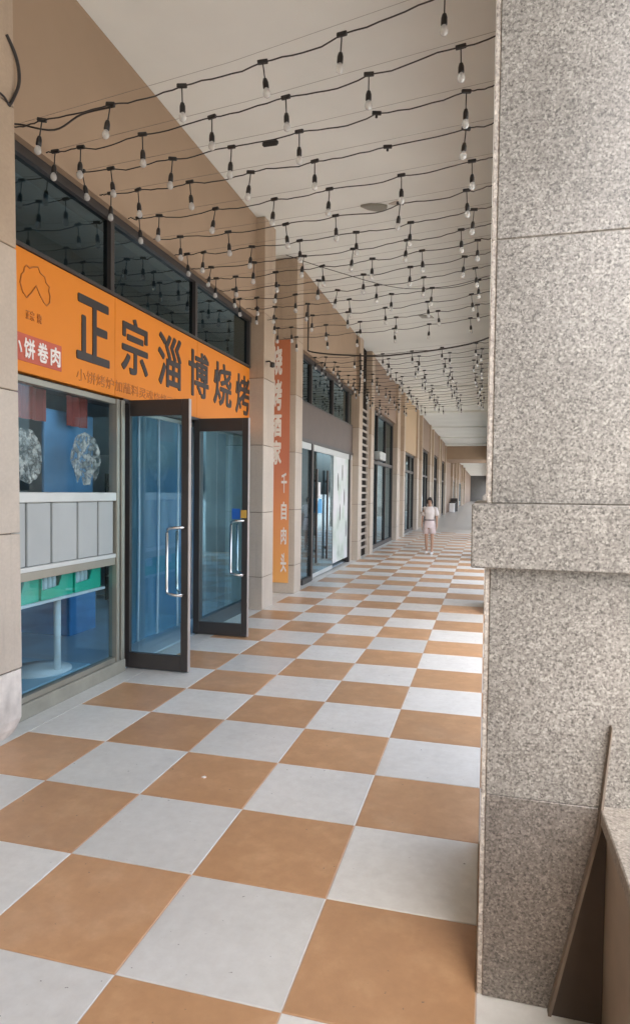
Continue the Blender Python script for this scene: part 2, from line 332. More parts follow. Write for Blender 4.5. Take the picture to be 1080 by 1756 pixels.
# ------------------------------------------------------------------ stone pilasters
def pilaster(y0, y1, label, taper=0.0, joints=(0.461, 1.369, 2.305, 3.23, 4.125), base=None):
    r = thing('stone_pilaster', label, 'pilaster', (-2.6, (y0+y1)/2, 0), 'stone pilasters between the shopfronts')
    core = MB().box(-2.95, PIL-0.012, y0+0.012, y1-0.012, 0.4, CEIL-0.003); pb(core, 'joint_core', 'joint', r)
    zs = [0]+list(joints)+[CEIL-0.003]; h = 0.0035
    for k in range(len(zs)-1):
        z0, z1 = zs[k]+(h if k else 0), zs[k+1]-h
        e0, e1 = taper*(1-zs[k]/CEIL), taper*(1-zs[k+1]/CEIL)
        m = MB().bbox(-2.95, PIL, y0, y1, z0, z1, 0.005)
        if base and k == 0:
            m = MB(); n_ = 7; ring = []
            for zz, ins in ((0.0, 0.055), (0.03, 0.03), (0.07, 0.012), (0.13, 0.003), (0.30, 0.0), (z1, 0.0)):
                rr_ = 0.05 if zz < 0.1 else 0.015
                ring.append([(-2.95, y0, zz), (PIL-ins, y0, zz)]+[(PIL-ins-rr_+rr_*math.cos(q*math.pi/2/n_)+random.uniform(-.002, .002), y1-ins-rr_+rr_*math.sin(q*math.pi/2/n_), zz) for q in range(n_+1)]+[(-2.95, y1-ins, zz)])
            w_ = len(ring[0]); m.add([p for r_ in ring for p in r_], [(i*w_+q, i*w_+(q+1) % w_, (i+1)*w_+(q+1) % w_, (i+1)*w_+q) for i in range(len(ring)-1) for q in range(w_)]+[tuple(range(w_)), tuple(range((len(ring)-1)*w_, len(ring)*w_))])
        for q, p in enumerate(m.v):
            if p[1] > (y0+y1)/2:
                m.v[q] = (p[0], p[1]+taper*(1-p[2]/CEIL), p[2])
        pb(m, 'stone_slab', 'stone_base' if (base and k == 0) else ('stone', 'stone', 'stone', 'stone_buff', 'stone_tan', 'stone_tan')[k], r)  # slab colours turn browner and darker towards the top
    return r
pilaster(0.95, 1.655, 'pale stone pilaster with a chipped white foot at the left edge of the view', 0.085, base=True)
PL = [(6.54, 7.0, 'stone pilaster between the orange shop sign and the vertical orange banner'),
      (8.10, 8.48, 'narrow stone pilaster right of the vertical orange banner'),
      (13.45, 13.90, 'stone pilaster just left of the dark louvred niche'),
      (15.17, 15.63, 'stone pilaster just right of the dark louvred niche'),
      (20.45, 21.2, 'stone pilaster left of the walking person, beyond the teal glazed shopfront'),
      (22.3, 22.75, 'sixth stone pilaster along the row, before the tan panelled shopfront'),
      (27.2, 27.9, 'seventh stone pilaster along the row, beside the head of the walking person'),
      (29.3, 29.7, 'eighth stone pilaster along the row, far down the arcade'),
      (34.2, 34.9, 'ninth stone pilaster along the row, far down the arcade'),
      (36.3, 36.7, 'tenth stone pilaster along the row, far down the arcade'),
      (41.2, 41.9, 'eleventh stone pilaster along the row, near the lowered ceiling'),
      (43.3, 43.7, 'twelfth stone pilaster along the row, near the lowered ceiling'),
      (48.2, 48.98, 'last stone pilaster of the row, touching the lowered ceiling')]
for a, b, l in PL: pilaster(a, b, l)
for a, l in ((59.5, 'first stone pilaster beyond the lowered ceiling, far down the arcade'), (66.4, 'second stone pilaster beyond the lowered ceiling'), (73.2, 'third stone pilaster beyond the lowered ceiling'), (86, 'fourth stone pilaster beyond the lowered ceiling'), (95, 'fifth stone pilaster beyond the lowered ceiling')):
    pilaster(a, a+0.8, l)
# walls of the narrow niches between the paired pilasters
for k in range(0, len(PL)-1, 2):
    MB().box(-3.0, -2.80, PL[k][1]+0.002, PL[k+1][0]-0.002, 0, CEIL-0.004).build('wall_niche', 'stone', kind='structure')
    MB().box(-2.80, -2.615, PL[k][1], PL[k+1][0], -0.02, 0.0).build('floor_niche', 'tile_white', kind='structure')

# ------------------------------------------------------------------ shop rooms
def room(y0, y1, wallm='room_wall', depth=5.0, floorm='room_floor', back='room_wall'):
    x0 = WALL-depth
    MB().box(x0, WALL-0.05, y0, y1, -0.1, 0.0).build('floor_shop', floorm, kind='structure')
    MB().box(x0-0.1, x0, y0, y1, 0, CEIL-0.005).build('wall_shop_back', back, kind='structure')
    MB().box(x0, -2.95, y0-0.1, y0, 0, CEIL-0.005).build('wall_shop_side', wallm, kind='structure')
    MB().box(x0, -2.95, y1, y1+0.1, 0, CEIL-0.005).build('wall_shop_side', wallm, kind='structure')

# ------------------------------------------------------------------ barbecue shopfront (first bay)
Y0, Y1 = 1.70, 6.54
room(1.0, 7.0)
sf = thing('shopfront', 'barbecue shopfront with dark upper windows and two open glass doors', 'shopfront', (WALL, 4.1, 0), 'shopfronts along the arcade')
pb(MB().box(-2.9, -2.52, Y0-0.1, Y1+0.05, 4.07, CEIL-0.004), 'bulkhead', 'render_wall', sf, 'tan rendered wall above the windows')
up_ = pb(MB().box(-2.66, -2.575, Y0, Y1, 4.0, 4.068).box(-2.66, -2.585, Y0, Y1, 3.372, 3.40), 'window_frame', 'frame_dark', sf)
for ym in (Y0+0.02, 3.11, 4.79, Y1-0.05):
    pb(MB().box(-2.655, -2.58, ym-0.028, ym+0.028, 3.40, 4.0), 'mullion', 'frame_dark', sf)
for a, b in ((Y0+0.05, 3.08), (3.14, 4.76), (4.82, Y1-0.08)):
    pb(MB().box(-2.625, -2.617, a, b, 3.40, 4.0), 'window_pane', 'glass_dark', sf)
pb(MB().box(-2.9, -2.67, Y0, Y1, 2.45, 3.37), 'sign_backing', 'frame_dark', sf)
# lower window left of the doors
pb(MB().bbox(-2.70, -2.565, Y0, 3.31, 0.0, 0.115, 0.006), 'sill', 'sill', sf, 'worn grey stone kerb under the window')
for m_ in (MB().bbox(-2.65, -2.585, Y0, 3.17, 2.425, 2.47, 0.003), MB().bbox(-2.65, -2.585, Y0, 3.17, 0.116, 0.16, 0.003), MB().bbox(-2.645, -2.585, Y0, 3.17, 0.995, 1.06, 0.003)):
    pb(m_, 'window_rail', 'frame_alu', sf)
for a, b in ((3.171, 3.215), (3.245, 3.30)):
    pb(MB().bbox(-2.655, -2.57, a, b, 0.116, 2.47, 0.004), 'window_post', 'frame_alu', sf)
pb(MB().box(-2.64, -2.60, 3.216, 3.244, 0.116, 2.47), 'window_post', 'frame_dark', sf)
pb(MB().box(-2.625, -2.617, Y0, 3.17, 1.64, 2.425), 'window_pane', 'glass_clear', sf)
pb(MB().box(-2.625, -2.617, Y0, 3.17, 0.16, 0.995), 'window_pane', 'glass', sf)
pb(MB().bbox(-2.65, -2.575, Y0, 3.17, 1.565, 1.64, 0.005).box(-2.64, -2.58, Y0, 3.17, 1.061, 1.095), 'panel_rail', 'infill_rail', sf)
ys = [Y0, 2.04, 2.32, 2.645, 2.93, 3.17]
for a, b in zip(ys[:-1], ys[1:]):
    pb(MB().bbox(-2.64, -2.598, a+0.004, b-0.016, 1.096, 1.564, 0.006), 'infill_panel', 'infill', sf)
pb(MB().box(-2.645, -2.625, Y0, 3.17, 1.095, 1.565), 'panel_backing', 'frame_alu', sf)
# window right of the doors
pb(MB().box(-2.65, -2.585, 5.0, Y1, 2.42, 2.48).box(-2.65, -2.585, 5.0, Y1, 0.0, 0.16).box(-2.655, -2.583, 4.95, 5.0, 0, 2.48), 'window_frame', 'frame_dark', sf)
pb(MB().box(-2.625, -2.617, 5.0, Y1, 0.16, 2.42), 'window_pane', 'glass_blue', sf)
pb(MB().box(-2.66, -2.59, 3.301, 4.949, 2.46, 2.494), 'door_head', 'frame_dark', sf)
def leaf(y, name_label, y_th=0.045, sw=0.075):
    x0, x1 = -2.655, -1.985; a, b = y-y_th/2, y+y_th/2
    d = pb(MB().bbox(x0, x0+sw, a, b, 0.008, 2.49, 0.003).bbox(x1-sw, x1-0.006, a, b, 0.008, 2.49, 0.003)
           .box(x0+sw, x1-sw, a+0.001, b-0.001, 0.008, 0.15).box(x0+sw, x1-sw, a+0.001, b-0.001, 2.345, 2.489), 'door', 'frame_dark', sf, name_label)
    def sub(m, n, mt, lb=None):
        o = m.build(n, mt, label=lb); o.parent = d
        return o
    sub(MB().box(x1-0.006, x1, a, b, 0.008, 2.49), 'edge_strip', 'frame_edge')
    sub(MB().box(x0+sw, x1-sw, y-0.004, y+0.004, 0.15, 2.345), 'glass_pane', 'glass_blue')
    for sgn in (-1, 1):
        hy = y+sgn*(y_th/2); ho = y+sgn*(y_th/2+0.075)
        mx_ = x1-0.035
        hx = mx_-0.14
        pts = [(mx_, hy, 1.33), (mx_-0.01, hy+sgn*0.05, 1.332), (mx_-0.04, ho, 1.33), (hx+0.03, ho, 1.325), (hx+0.006, ho, 1.312), (hx, ho, 1.28), (hx, ho, 0.775), (hx+0.006, ho, 0.74), (hx+0.03, ho, 0.725),
               (mx_-0.04, ho, 0.72), (mx_-0.01, hy+sgn*0.05, 0.718), (mx_, hy, 0.72)]
        sub(MB().tube(pts, 0.0135, 10), 'handle', 'steel')
    return d
leaf(3.42, 'left glass door leaf swung out towards the camera')
dr = leaf(4.92, 'right glass door leaf swung out, blue sticker by its handle')
st = MB().box(-2.185, -2.085, 4.92-0.0085, 4.92-0.0055, 1.345, 1.465).build('sticker', 'blue', label='small blue square sticker'); st.parent = dr
st = MB().box(-2.07, -2.0, 4.896-0.003, 4.896, 1.36, 1.45).build('sticker', 'yellow', label='ochre sticker on the door stile'); st.parent = dr

# ------------------------------------------------------------------ text helper
def text_mesh(txt, size, bold=0.0, ext=0.0):
    c = bpy.data.curves.new('text', 'FONT'); c.body = txt; c.size = size; c.offset = bold; c.extrude = ext; c.resolution_u = 3
    c.align_x = 'CENTER'; c.align_y = 'CENTER'
    o = bpy.data.objects.new('text', c); COL.objects.link(o)
    dg = bpy.context.evaluated_depsgraph_get(); dg.update()
    me = bpy.data.meshes.new_from_object(o.evaluated_get(dg)); bpy.data.objects.remove(o); bpy.data.curves.remove(c)
    return me
def fit_text(txt, box, plane, pos, bold, ext, mat, name, parent=None, label=None):
    """box = (a0, a1, z0, z1) on the plane x = pos facing +x ('x') or y = pos facing -y ('y')"""
    me = text_mesh(txt, 0.5, 0.0, ext)
    if bold:
        bm_ = bmesh.new(); src = bmesh.new(); src.from_mesh(me)
        for q in range(8):
            t_ = src.copy(); dx, dy = bold*math.cos(q*math.pi/4), bold*math.sin(q*math.pi/4)
            for v in t_.verts: v.co += Vector((dx, dy, 0.00025*q))
            tm = bpy.data.meshes.new('t'); t_.to_mesh(tm); t_.free(); bm_.from_mesh(tm); bpy.data.meshes.remove(tm)
        bm_.to_mesh(me); bm_.free(); src.free()
    xs = [v.co.x for v in me.vertices]; ys_ = [v.co.y for v in me.vertices]
    ax, bx, ay, by = min(xs), max(xs), min(ys_), max(ys_)
    for v in me.vertices:
        a = box[0]+(v.co.x-ax)/(bx-ax)*(box[1]-box[0]); z = box[2]+(v.co.y-ay)/(by-ay)*(box[3]-box[2]); d = v.co.z
        v.co = (pos+d, a, z) if plane == 'x' else (a, pos-d, z)
    me.materials.clear()
    o = link(name, me, mat, label=label)
    if parent: rel(o, parent)
    return o

# ------------------------------------------------------------------ orange shop sign
sg = thing('shop_sign', 'long orange shop sign with big dark Chinese characters above the glass doors', 'sign', (-2.63, 4.1, 2.5))
for a, b in ((1.70, 3.18), (3.184, 4.86), (4.864, 6.535)): pb(MB().bbox(-2.668, -2.60, a, b, 2.497, 3.368, 0.003), 'board', 'sign_orange', sg)
SX = -2.598
for ch, bx in (('正', (2.62, 3.09, 2.72, 3.25)), ('宗', (3.28, 3.75, 2.735, 3.26)), ('淄', (3.95, 4.46, 2.73, 3.27)), ('博', (4.64, 5.17, 2.73, 3.25)), ('烧', (5.31, 5.88, 2.72, 3.25)), ('烤', (6.02, 6.525, 2.70, 3.23))):
    fit_text(ch, bx, 'x', SX, 0.009, 0.004, 'sign_black', 'character', sg)
pb(MB().prism([(1.72, 2.575), (2.43, 2.575), (2.43, 2.77), (1.72, 2.77)], 'x', -2.5985, -2.595), 'red_label', 'sign_red', sg)
for ch, a in (('小', 1.87), ('饼', 2.005), ('卷', 2.15), ('肉', 2.295)):
    fit_text(ch, (a, a+0.115, 2.60, 2.745), 'x', -2.593, 0.012, 0.002, 'sign_white', 'character', sg)
fit_text('小饼烤炉加蘸料灵魂烧烤三件套', (2.62, 4.55, 2.545, 2.645), 'x', -2.597, 0.0, 0.001, 'sign_brown', 'small_lettering', sg)
fit_text('正宗', (2.03, 2.12, 2.88, 2.95), 'x', -2.597, 0.002, 0.001, 'sign_brown', 'small_lettering', sg)
fit_text('烧', (2.15, 2.2, 2.88, 2.95), 'x', -2.597, 0.002, 0.001, 'sign_brown', 'small_lettering', sg)
LG = [(2.0, 3.062), (1.975, 3.12), (1.989, 3.181), (2.013, 3.205), (2.02, 3.24), (2.043, 3.261), (2.07, 3.25), (2.104, 3.268), (2.161, 3.29), (2.187, 3.254), (2.238, 3.24), (2.252, 3.202), (2.291, 3.184), (2.283, 3.15), (2.298, 3.117), (2.291, 3.063), (2.258, 3.035), (2.225, 3.051), (2.185, 3.09), (2.142, 3.145), (2.09, 3.08), (2.042, 3.033), (2.0, 3.062)]
pb(MB().tube([(-2.598, a, z) for a, z in LG], 0.006, 5), 'emblem_outline', 'sign_brown', sg)

# ------------------------------------------------------------------ inside the barbecue shop
def blob(cy, cz, ry, rz, n=26, seed=0):
    rnd = random.Random(seed)
    return [(cy+ry*math.cos(2*math.pi*k/n)*rnd.uniform(0.86, 1.08), cz+rz*math.sin(2*math.pi*k/n)*rnd.uniform(0.86, 1.08)) for k in range(n)]
MB().prism(blob(2.08, 1.90, 0.17, 0.21, seed=3), 'x', -2.632, -2.628).build('window_decal', 'decal', label='round pale printed decal at the left of the shop window', cat='decal', group='pale decals on the shop window')
MB().prism([(2.60, 1.98), (2.66, 2.10), (2.78, 2.14), (2.92, 2.10), (2.99, 2.0), (3.01, 1.90), (2.97, 1.80), (2.92, 1.73), (2.88, 1.80), (2.85, 1.70), (2.76, 1.70), (2.73, 1.79), (2.68, 1.72), (2.63, 1.83), (2.585, 1.90)], 'x', -2.632, -2.628).build('window_decal', 'decal', label='pointed pale printed decal at the right of the shop window, over the blue board', cat='decal', group='pale decals on the shop window')
MB().bbox(-2.93, -2.90, 2.62, 3.30, 1.60, 2.33, 0.006).build('wall_board', 'room_blue', label='blue board standing behind the shop window', cat='board')
for a, b, l in ((2.16, 2.5, 'dark red cloth hanging behind the left of the shop window'), (2.78, 3.05, 'dark red cloth hanging behind the right of the shop window')):
    m = MB(); n = 9
    vs = [(-2.80+0.02*math.sin(k*1.9), a+(b-a)*k/(n-1), z) for z in (2.2, 2.45) for k in range(n)]
    m.add(vs+[(x-0.006, y, z) for x, y, z in vs], [(k, k+1, n+k+1, n+k) for k in range(n-1)]+[(2*n+k, 3*n+k, 3*n+k+1, 2*n+k+1) for k in range(n-1)])
    m.build('hanging_cloth', 'red_cloth', label=l, cat='cloth', group='red cloths in the shop window')
dp = thing('display_plinth', 'low pale blue plinth on the floor behind the lower shop window', 'plinth', (-3.0, 2.3, 0))
pb(MB().bbox(-3.5, -2.71, 1.72, 2.95, 0.0, 0.13, 0.006), 'plinth_body', 'plinth_blue', dp)
pb(MB().bbox(-3.52, -2.70, 1.71, 2.96, 0.131, 0.15, 0.004), 'plinth_top', 'plinth_blue', dp)
sh = thing('shelf_table', 'narrow white shelf on a single pole leg behind the lower shop window', 'shelf', (-2.8, 2.64, 0.0))
pb(MB().bbox(-3.05, -2.68, 1.75, 3.16, 0.775, 0.80, 0.004), 'shelf_top', 'white_paint', sh)
pb(MB().tube([(-2.80, 2.65, 0.152), (-2.80, 2.65, 0.775)], 0.028, 12), 'leg', 'white_paint', sh)
pb(MB().lathe([(0.26, 0.0), (0.26, 0.012), (0.1, 0.03), (0.03, 0.05)], 24, (-2.98, 2.65, 0.151)), 'base', 'white_paint', sh)
for q, (ya, yb, l) in enumerate(((1.86, 2.28, 'green plastic crate of white bottles nearest the left pilaster'), (2.31, 2.70, 'middle green plastic crate of white bottles on the shelf'), (2.73, 3.10, 'green plastic crate of white bottles nearest the glass doors'))):
    cr = thing('bottle_crate', l, 'crate', (-2.82, (ya+yb)/2, 0.80), 'green crates on the window shelf')
    z0 = 0.802; x0, x1 = -2.98, -2.69
    m = MB().box(x0, x1, ya, yb, z0, z0+0.012)
    mid = ya+(yb-ya)*0.5
    for (a0, a1, b0, b1) in ((x0, x1, ya, ya+0.012), (x0, x1, yb-0.012, yb), (x0, x0+0.012, ya+0.012, yb-0.012)):
        m.box(a0, a1, b0, b1, z0+0.012, z0+0.19)
    m.prism([(ya+0.012, z0+0.012), (yb-0.012, z0+0.012), (yb-0.012, z0+0.19), (mid+0.06, z0+0.185), (mid+0.02, z0+0.09), (ya+0.012, z0+0.075)], 'x', x1-0.012, x1)
    pb(m, 'crate_body', 'crate', cr)
    for k in range(4):
        by = ya+0.045+k*0.055
        for bx_ in (x1-0.05, x1-0.12):
            pb(MB().lathe([(0.021, 0), (0.023, 0.01), (0.023, 0.13), (0.016, 0.16), (0.012, 0.185), (0.013, 0.20)], 10, (bx_, by, z0+0.013)), 'bottle', 'bottle', cr)
# translucent strip curtain in the doorway
cu = thing('strip_curtain', 'blue translucent strip curtain hanging in the open doorway', 'curtain', (-2.70, 4.1, 0.14))
pb(MB().box(-2.715, -2.685, 3.34, 4.93, 2.40, 2.44), 'rail', 'frame_alu', cu)
for k in range(4):
    a = 3.36+k*0.40; b = a+0.41; n = 10; off = 0.012*(k % 2)
    def edge(y, t, ph): return (-2.70-off+0.012*math.sin(ph*1.5), y+0.02*math.sin(t*4+k)*t, 2.40-t*2.24)
    vs = []; fs = []
    for i in range(n+1):
        t = i/n
        for w in range(5):
            vs.append(edge(a+(b-a)*w/4, t, k+w*0.8))
    for i in range(n):
        for w in range(4): fs.append((i*5+w, i*5+w+1, (i+1)*5+w+1, (i+1)*5+w))
    pb(MB().add(vs, fs, True), 'strip', 'curtain', cu)
    pb(MB().tube([Vector(edge(b, i/n, k+3.2))+Vector((0.006, 0, 0)) for i in range(n+1)], 0.014, 6), 'strip_edge', 'curtain_edge', cu)
# furniture deeper in the shop
def table(x, y, l, w=0.75, d=0.75, mat='white_paint'):
    t = thing('dining_table', l, 'table', (x, y, 0), 'tables inside the barbecue shop')
    pb(MB().bbox(x-w/2, x+w/2, y-d/2, y+d/2, 0.71, 0.745, 0.005), 'table_top', mat, t)
    for sx in (-1, 1):
        for sy in (-1, 1):
            pb(MB().box(x+sx*(w/2-0.05)-0.02, x+sx*(w/2-0.05)+0.02, y+sy*(d/2-0.05)-0.02, y+sy*(d/2-0.05)+0.02, 0, 0.709), 'leg', 'frame_alu', t)
table(-4.2, 3.0, 'white square table deep inside the shop behind the left window')
ca = thing('drinks_cabinet', 'tall blue drinks cabinet inside the shop behind the right door leaf', 'cabinet', (-3.6, 6.2, 0))
pb(MB().bbox(-3.95, -3.3, 5.95, 6.5, 0.0, 1.95, 0.01), 'cabinet_body', 'room_blue', ca)
pb(MB().bbox(-3.9, -3.35, 5.935, 5.949, 0.15, 1.6, 0.004), 'cabinet_door', 'cyan', ca)

sv_ = thing('bottle_shelf', 'dark shelf unit of bottles inside the shop, seen through the left door leaf', 'shelf', (-4.3, 6.75, 0))
for x in (-4.9, -4.3, -3.72): pb(MB().box(x-0.015, x+0.015, 6.6, 6.95, 0, 1.9), 'upright', 'dark', sv_)
for z in (0.35, 0.8, 1.25, 1.7): pb(MB().box(-4.9, -3.72, 6.6, 6.95, z, z+0.025), 'shelf_board', 'frame_alu', sv_)
for z in (0.376, 0.826, 1.276):
    for q in range(9):
        pb(MB().lathe([(0.035, 0), (0.037, 0.18), (0.014, 0.24), (0.014, 0.30)], 10, (-4.83+q*0.125, 6.68, z)), 'bottle', ('crate', 'bottle', 'plinth_blue', 'dark')[(q*7+int(z*10)) % 4], sv_)
o = MB().bbox(-5.9, -5.05, 6.96, 6.985, 1.1, 2.2, 0.004).build('wall_poster', 'poster', label='pale poster on the shop side wall behind the strip curtain', cat='poster')
ct = thing('service_counter', 'pale blue service counter inside the shop behind the strip curtain', 'counter', (-4.6, 5.0, 0))
pb(MB().bbox(-5.3, -3.9, 4.35, 4.85, 0, 0.98, 0.01), 'counter_body', 'room_blue', ct)
pb(MB().bbox(-5.35, -3.85, 4.3, 4.9, 0.981, 1.03, 0.006), 'counter_top', 'white_paint', ct)

# ------------------------------------------------------------------ vertical orange banner in the niche
bn = thing('vertical_banner', 'tall vertical orange banner with white characters on the side of the narrow pilaster', 'banner', (-2.6, 8.09, 0.18))
pb(MB().bbox(-2.78, -2.49, 8.082, 8.096, 0.17, 4.12, 0.003), 'board', None, bn)
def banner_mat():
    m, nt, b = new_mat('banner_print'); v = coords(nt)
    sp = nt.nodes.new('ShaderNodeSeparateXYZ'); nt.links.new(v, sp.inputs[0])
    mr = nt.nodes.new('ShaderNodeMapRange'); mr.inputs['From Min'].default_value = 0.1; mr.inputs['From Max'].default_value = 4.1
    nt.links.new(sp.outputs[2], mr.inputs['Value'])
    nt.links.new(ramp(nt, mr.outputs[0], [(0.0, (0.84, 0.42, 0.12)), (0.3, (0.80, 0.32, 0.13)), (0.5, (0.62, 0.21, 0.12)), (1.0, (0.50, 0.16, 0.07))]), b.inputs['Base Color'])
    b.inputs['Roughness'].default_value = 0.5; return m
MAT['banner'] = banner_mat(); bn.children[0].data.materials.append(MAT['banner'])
for ch, z0, z1 in (('烧', 3.55, 4.02), ('烤', 2.98, 3.48), ('酒', 2.55, 2.93), ('家', 2.10, 2.50)):
    fit_text(ch, (-2.79, -2.625, z0, z1), 'y', 8.079, 0.018, 0.002, 'banner_cream', 'character', bn)
for ch, z0, z1 in (('千', 1.64, 1.97), ('自', 1.20, 1.50), ('肉', 0.80, 1.08), ('头', 0.34, 0.66)):
    fit_text(ch, (-2.62, -2.525, z0, z1), 'y', 8.079, 0.012, 0.002, 'sign_white', 'character', bn)
for k in range(7):
    z = 1.9-k*0.25
    pb(MB().box(-2.778, -2.758, 8.0805, 8.0822, z-0.09, z+0.07), 'small_lettering', 'banner_cream', bn)
MB().box(-2.62, -2.52, 6.525, 6.539, 3.2, 3.21)
cam_w = thing('wall_bracket', 'small dark bracket on the pilaster left of the vertical banner', 'bracket', (PIL, 6.6, 3.45))
pb(MB().tube([(PIL, 6.62, 3.47), (PIL+0.06, 6.60, 3.47), (PIL+0.10, 6.60, 3.43)], 0.012, 6), 'arm', 'cable', cam_w)
pb(MB().lathe([(0.012, -0.04), (0.035, -0.03), (0.035, 0.02), (0.015, 0.035)], 10, (PIL+0.10, 6.60, 3.42)), 'head', 'socket', cam_w)

# ------------------------------------------------------------------ second shopfront
YA, YB = 8.48, 13.45
room(8.3, 13.6, back='room_wall')
s2 = thing('shopfront', 'second shopfront with brown fascia, frameless glass doors and a tall pale poster', 'shopfront', (WALL, 11, 0), 'shopfronts along the arcade')
pb(MB().box(-2.9, -2.46, YA, YB, 4.1, CEIL-0.004), 'bulkhead', 'render_wall', s2)
pb(MB().box(-2.64, -2.54, YA, YB, 4.02, 4.098).box(-2.64, -2.555, YA, YB, 3.25, 3.29), 'window_frame', 'frame_dark', s2)
for ym in (9.66, 11.40, 13.0):
    pb(MB().box(-2.635, -2.55, ym-0.035, ym+0.035, 3.29, 4.02), 'mullion', 'frame_dark', s2)
for a, b in ((YA, 9.625), (9.695, 11.365), (11.435, 12.965), (13.035, YB)):
    pb(MB().box(-2.60, -2.592, a, b, 3.29, 4.02), 'window_pane', 'glass_dark', s2)
pb(MB().box(-2.9, -2.545, YA, YB, 2.62, 3.249), 'fascia', 'brown_panel', s2)
pb(MB().box(-2.66, -2.53, YA, YB, 2.56, 2.619), 'transom', 'frame_dark', s2)
pb(MB().box(-2.58, -2.55, YA, YB, 2.44, 2.559), 'door_rail', 'infill_rail', s2)
for ym, w in ((9.72, 0.05), (13.14, 0.06)):
    pb(MB().box(-2.62, -2.53, ym-w, ym+w, 0.0, 2.559), 'window_post', 'frame_dark', s2)
pb(MB().box(-2.62, -2.545, 13.201, YB, 0, 2.44), 'side_panel', 'stone', s2)
pb(MB().box(-2.575, -2.565, YA, 9.67, 0.06, 2.44), 'window_pane', 'glass', s2)
pb(MB().bbox(-2.60, -2.50, 9.0, 9.62, 0.0, 0.09, 0.01), 'door_stop', 'dark', s2)
for a, b in ((9.78, 10.62), (10.64, 11.50)):
    d2 = pb(MB().box(-2.575, -2.563, a, b, 0.10, 2.43), 'door', 'glass', s2)
    rl = MB().box(-2.58, -2.558, a, b, 0.02, 0.099).build('rail', 'infill_rail'); rl.parent = d2
    hy = (a+0.22 if a < 10 else b-0.64)
    hm = MB()
    hm.box(-2.54, -2.51, hy-0.035, hy+0.035, 0.3, 2.1); hm.box(-2.562, -2.54, hy-0.02, hy+0.02, 1.85, 1.9).box(-2.562, -2.54, hy-0.02, hy+0.02, 0.5, 0.55)
    ho = hm.build('handle', 'frame_dark'); ho.parent = d2
pt = pb(MB().box(-2.572, -2.566, 11.56, 13.07, 0.12, 2.44), 'poster_pane', 'poster', s2, 'tall pale poster filling the right hand glass pane')
for q in range(5):
    bl = blob(12.0+q*0.22, (1.9, 1.2, 2.1, 1.55, 0.8)[q], 0.05, 0.2, 12, q); o = MB().prism(bl, 'x', -2.5655, -2.5645).build('print', 'grey_wall'); o.parent = pt
o = MB().prism([(10.02, 1.25), (10.35, 1.25), (10.35, 1.45), (10.28, 1.53), (10.09, 1.53), (10.02, 1.45)], 'x', -2.506, -2.503).build('door_notice', 'cyan', label='bright blue notice on the glass door handle', cat='notice')
o = MB().box(-2.506, -2.503, 10.02, 10.2, 1.55, 1.85).build('door_notice', 'white_paint', label='white paper notice above the blue one on the glass door', cat='notice')
pb(MB().box(-4.2, -4.1, 9.9, 11.5, 0, 2.2), 'inner_partition', 'grey_wall', s2)

# ------------------------------------------------------------------ louvred niche
lv = thing('louvre_screen', 'tall dark louvred screen between two stone pilasters', 'screen', (-2.5, 14.5, 0))
pb(MB().box(-2.79, -2.545, 13.91, 15.16, 0.0, CEIL-0.006).box(-2.545, -2.513, 13.962, 15.098, 0.0, 4.2), 'backing', 'louver_dark', lv)
pb(MB().box(-2.62, -2.46, 13.905, 13.96, 0, 4.3).box(-2.62, -2.46, 15.10, 15.165, 0, 4.3), 'frame', 'stone', lv)
for k in range(21):
    z = 0.2+k*0.178
    pb(MB().box(-2.512, -2.475, 13.962, 15.098, z, z+0.052), 'slat', 'louver', lv)

# ------------------------------------------------------------------ farther shopfronts
def far_shop(ya, yb, label, fascia='render_wall', head=3.9, doorm='glass', panel=None, mulls=3):
    room(ya-0.1, yb+0.1)
    s = thing('shopfront', label, 'shopfront', (WALL, (ya+yb)/2, 0), 'shopfronts along the arcade')
    pb(MB().box(-2.9, -2.46, ya, yb, head, CEIL-0.004), 'bulkhead', fascia, s)
    pb(MB().box(-2.66, -2.545, ya, yb, head-0.09, head-0.001).box(-2.66, -2.545, ya, yb, 2.5, 2.6).box(-2.66, -2.55, ya, yb, 0.0, 0.12), 'window_frame', 'frame_dark', s)
    n = mulls; w = (yb-ya)/n
    for k in range(n+1):
        ym = min(max(ya+k*w, ya+0.04), yb-0.04)
        pb(MB().box(-2.65, -2.55, ym-0.04, ym+0.04, 0.121, 2.499), 'mullion', 'frame_dark', s)
        pb(MB().box(-2.65, -2.55, ym-0.04, ym+0.04, 2.601, head-0.091), 'mullion', 'frame_dark', s)
    for k in range(n):
        a, b = ya+k*w+0.041, ya+(k+1)*w-0.041
        a = max(a, ya+0.081); b = min(b, yb-0.081)
        pb(MB().box(-2.605, -2.597, a, b, 0.121, 2.499), 'window_pane', doorm, s)
        if panel: pb(MB().box(-2.62, -2.59, a, b, 2.601, head-0.091), 'panel', panel, s)
        else: pb(MB().box(-2.605, -2.597, a, b, 2.601, head-0.091), 'window_pane', 'glass_dark', s)
    return s
far_shop(15.63, 20.45, 'third shopfront, teal glazing, between the louvred niche and the walking person', 'fascia_brown', 4.05, 'glass')
far_shop(22.75, 27.2, 'fourth shopfront with a tan panel over dark doors, left of the walking person', 'tan_panel', 3.3, 'glass_dark')
far_shop(29.7, 34.2, 'fifth shopfront along the arcade, behind the walking person', 'fascia_brown', 3.9, 'glass_dark')
far_shop(36.7, 41.2, 'sixth shopfront along the arcade, far behind the walking person', 'fascia_brown', 4.0, 'glass_dark')
far_shop(43.7, 48.2, 'farthest shopfront, just before the lowered ceiling', 'fascia_brown', 4.0, 'glass_dark')
ac = thing('wall_fan_unit', 'pale box unit fixed over the third shopfront door', 'unit', (-2.45, 17.0, 2.4))
pb(MB().bbox(-2.545, -2.36, 16.6, 17.6, 2.62, 2.86, 0.02), 'casing', 'infill_rail', ac)
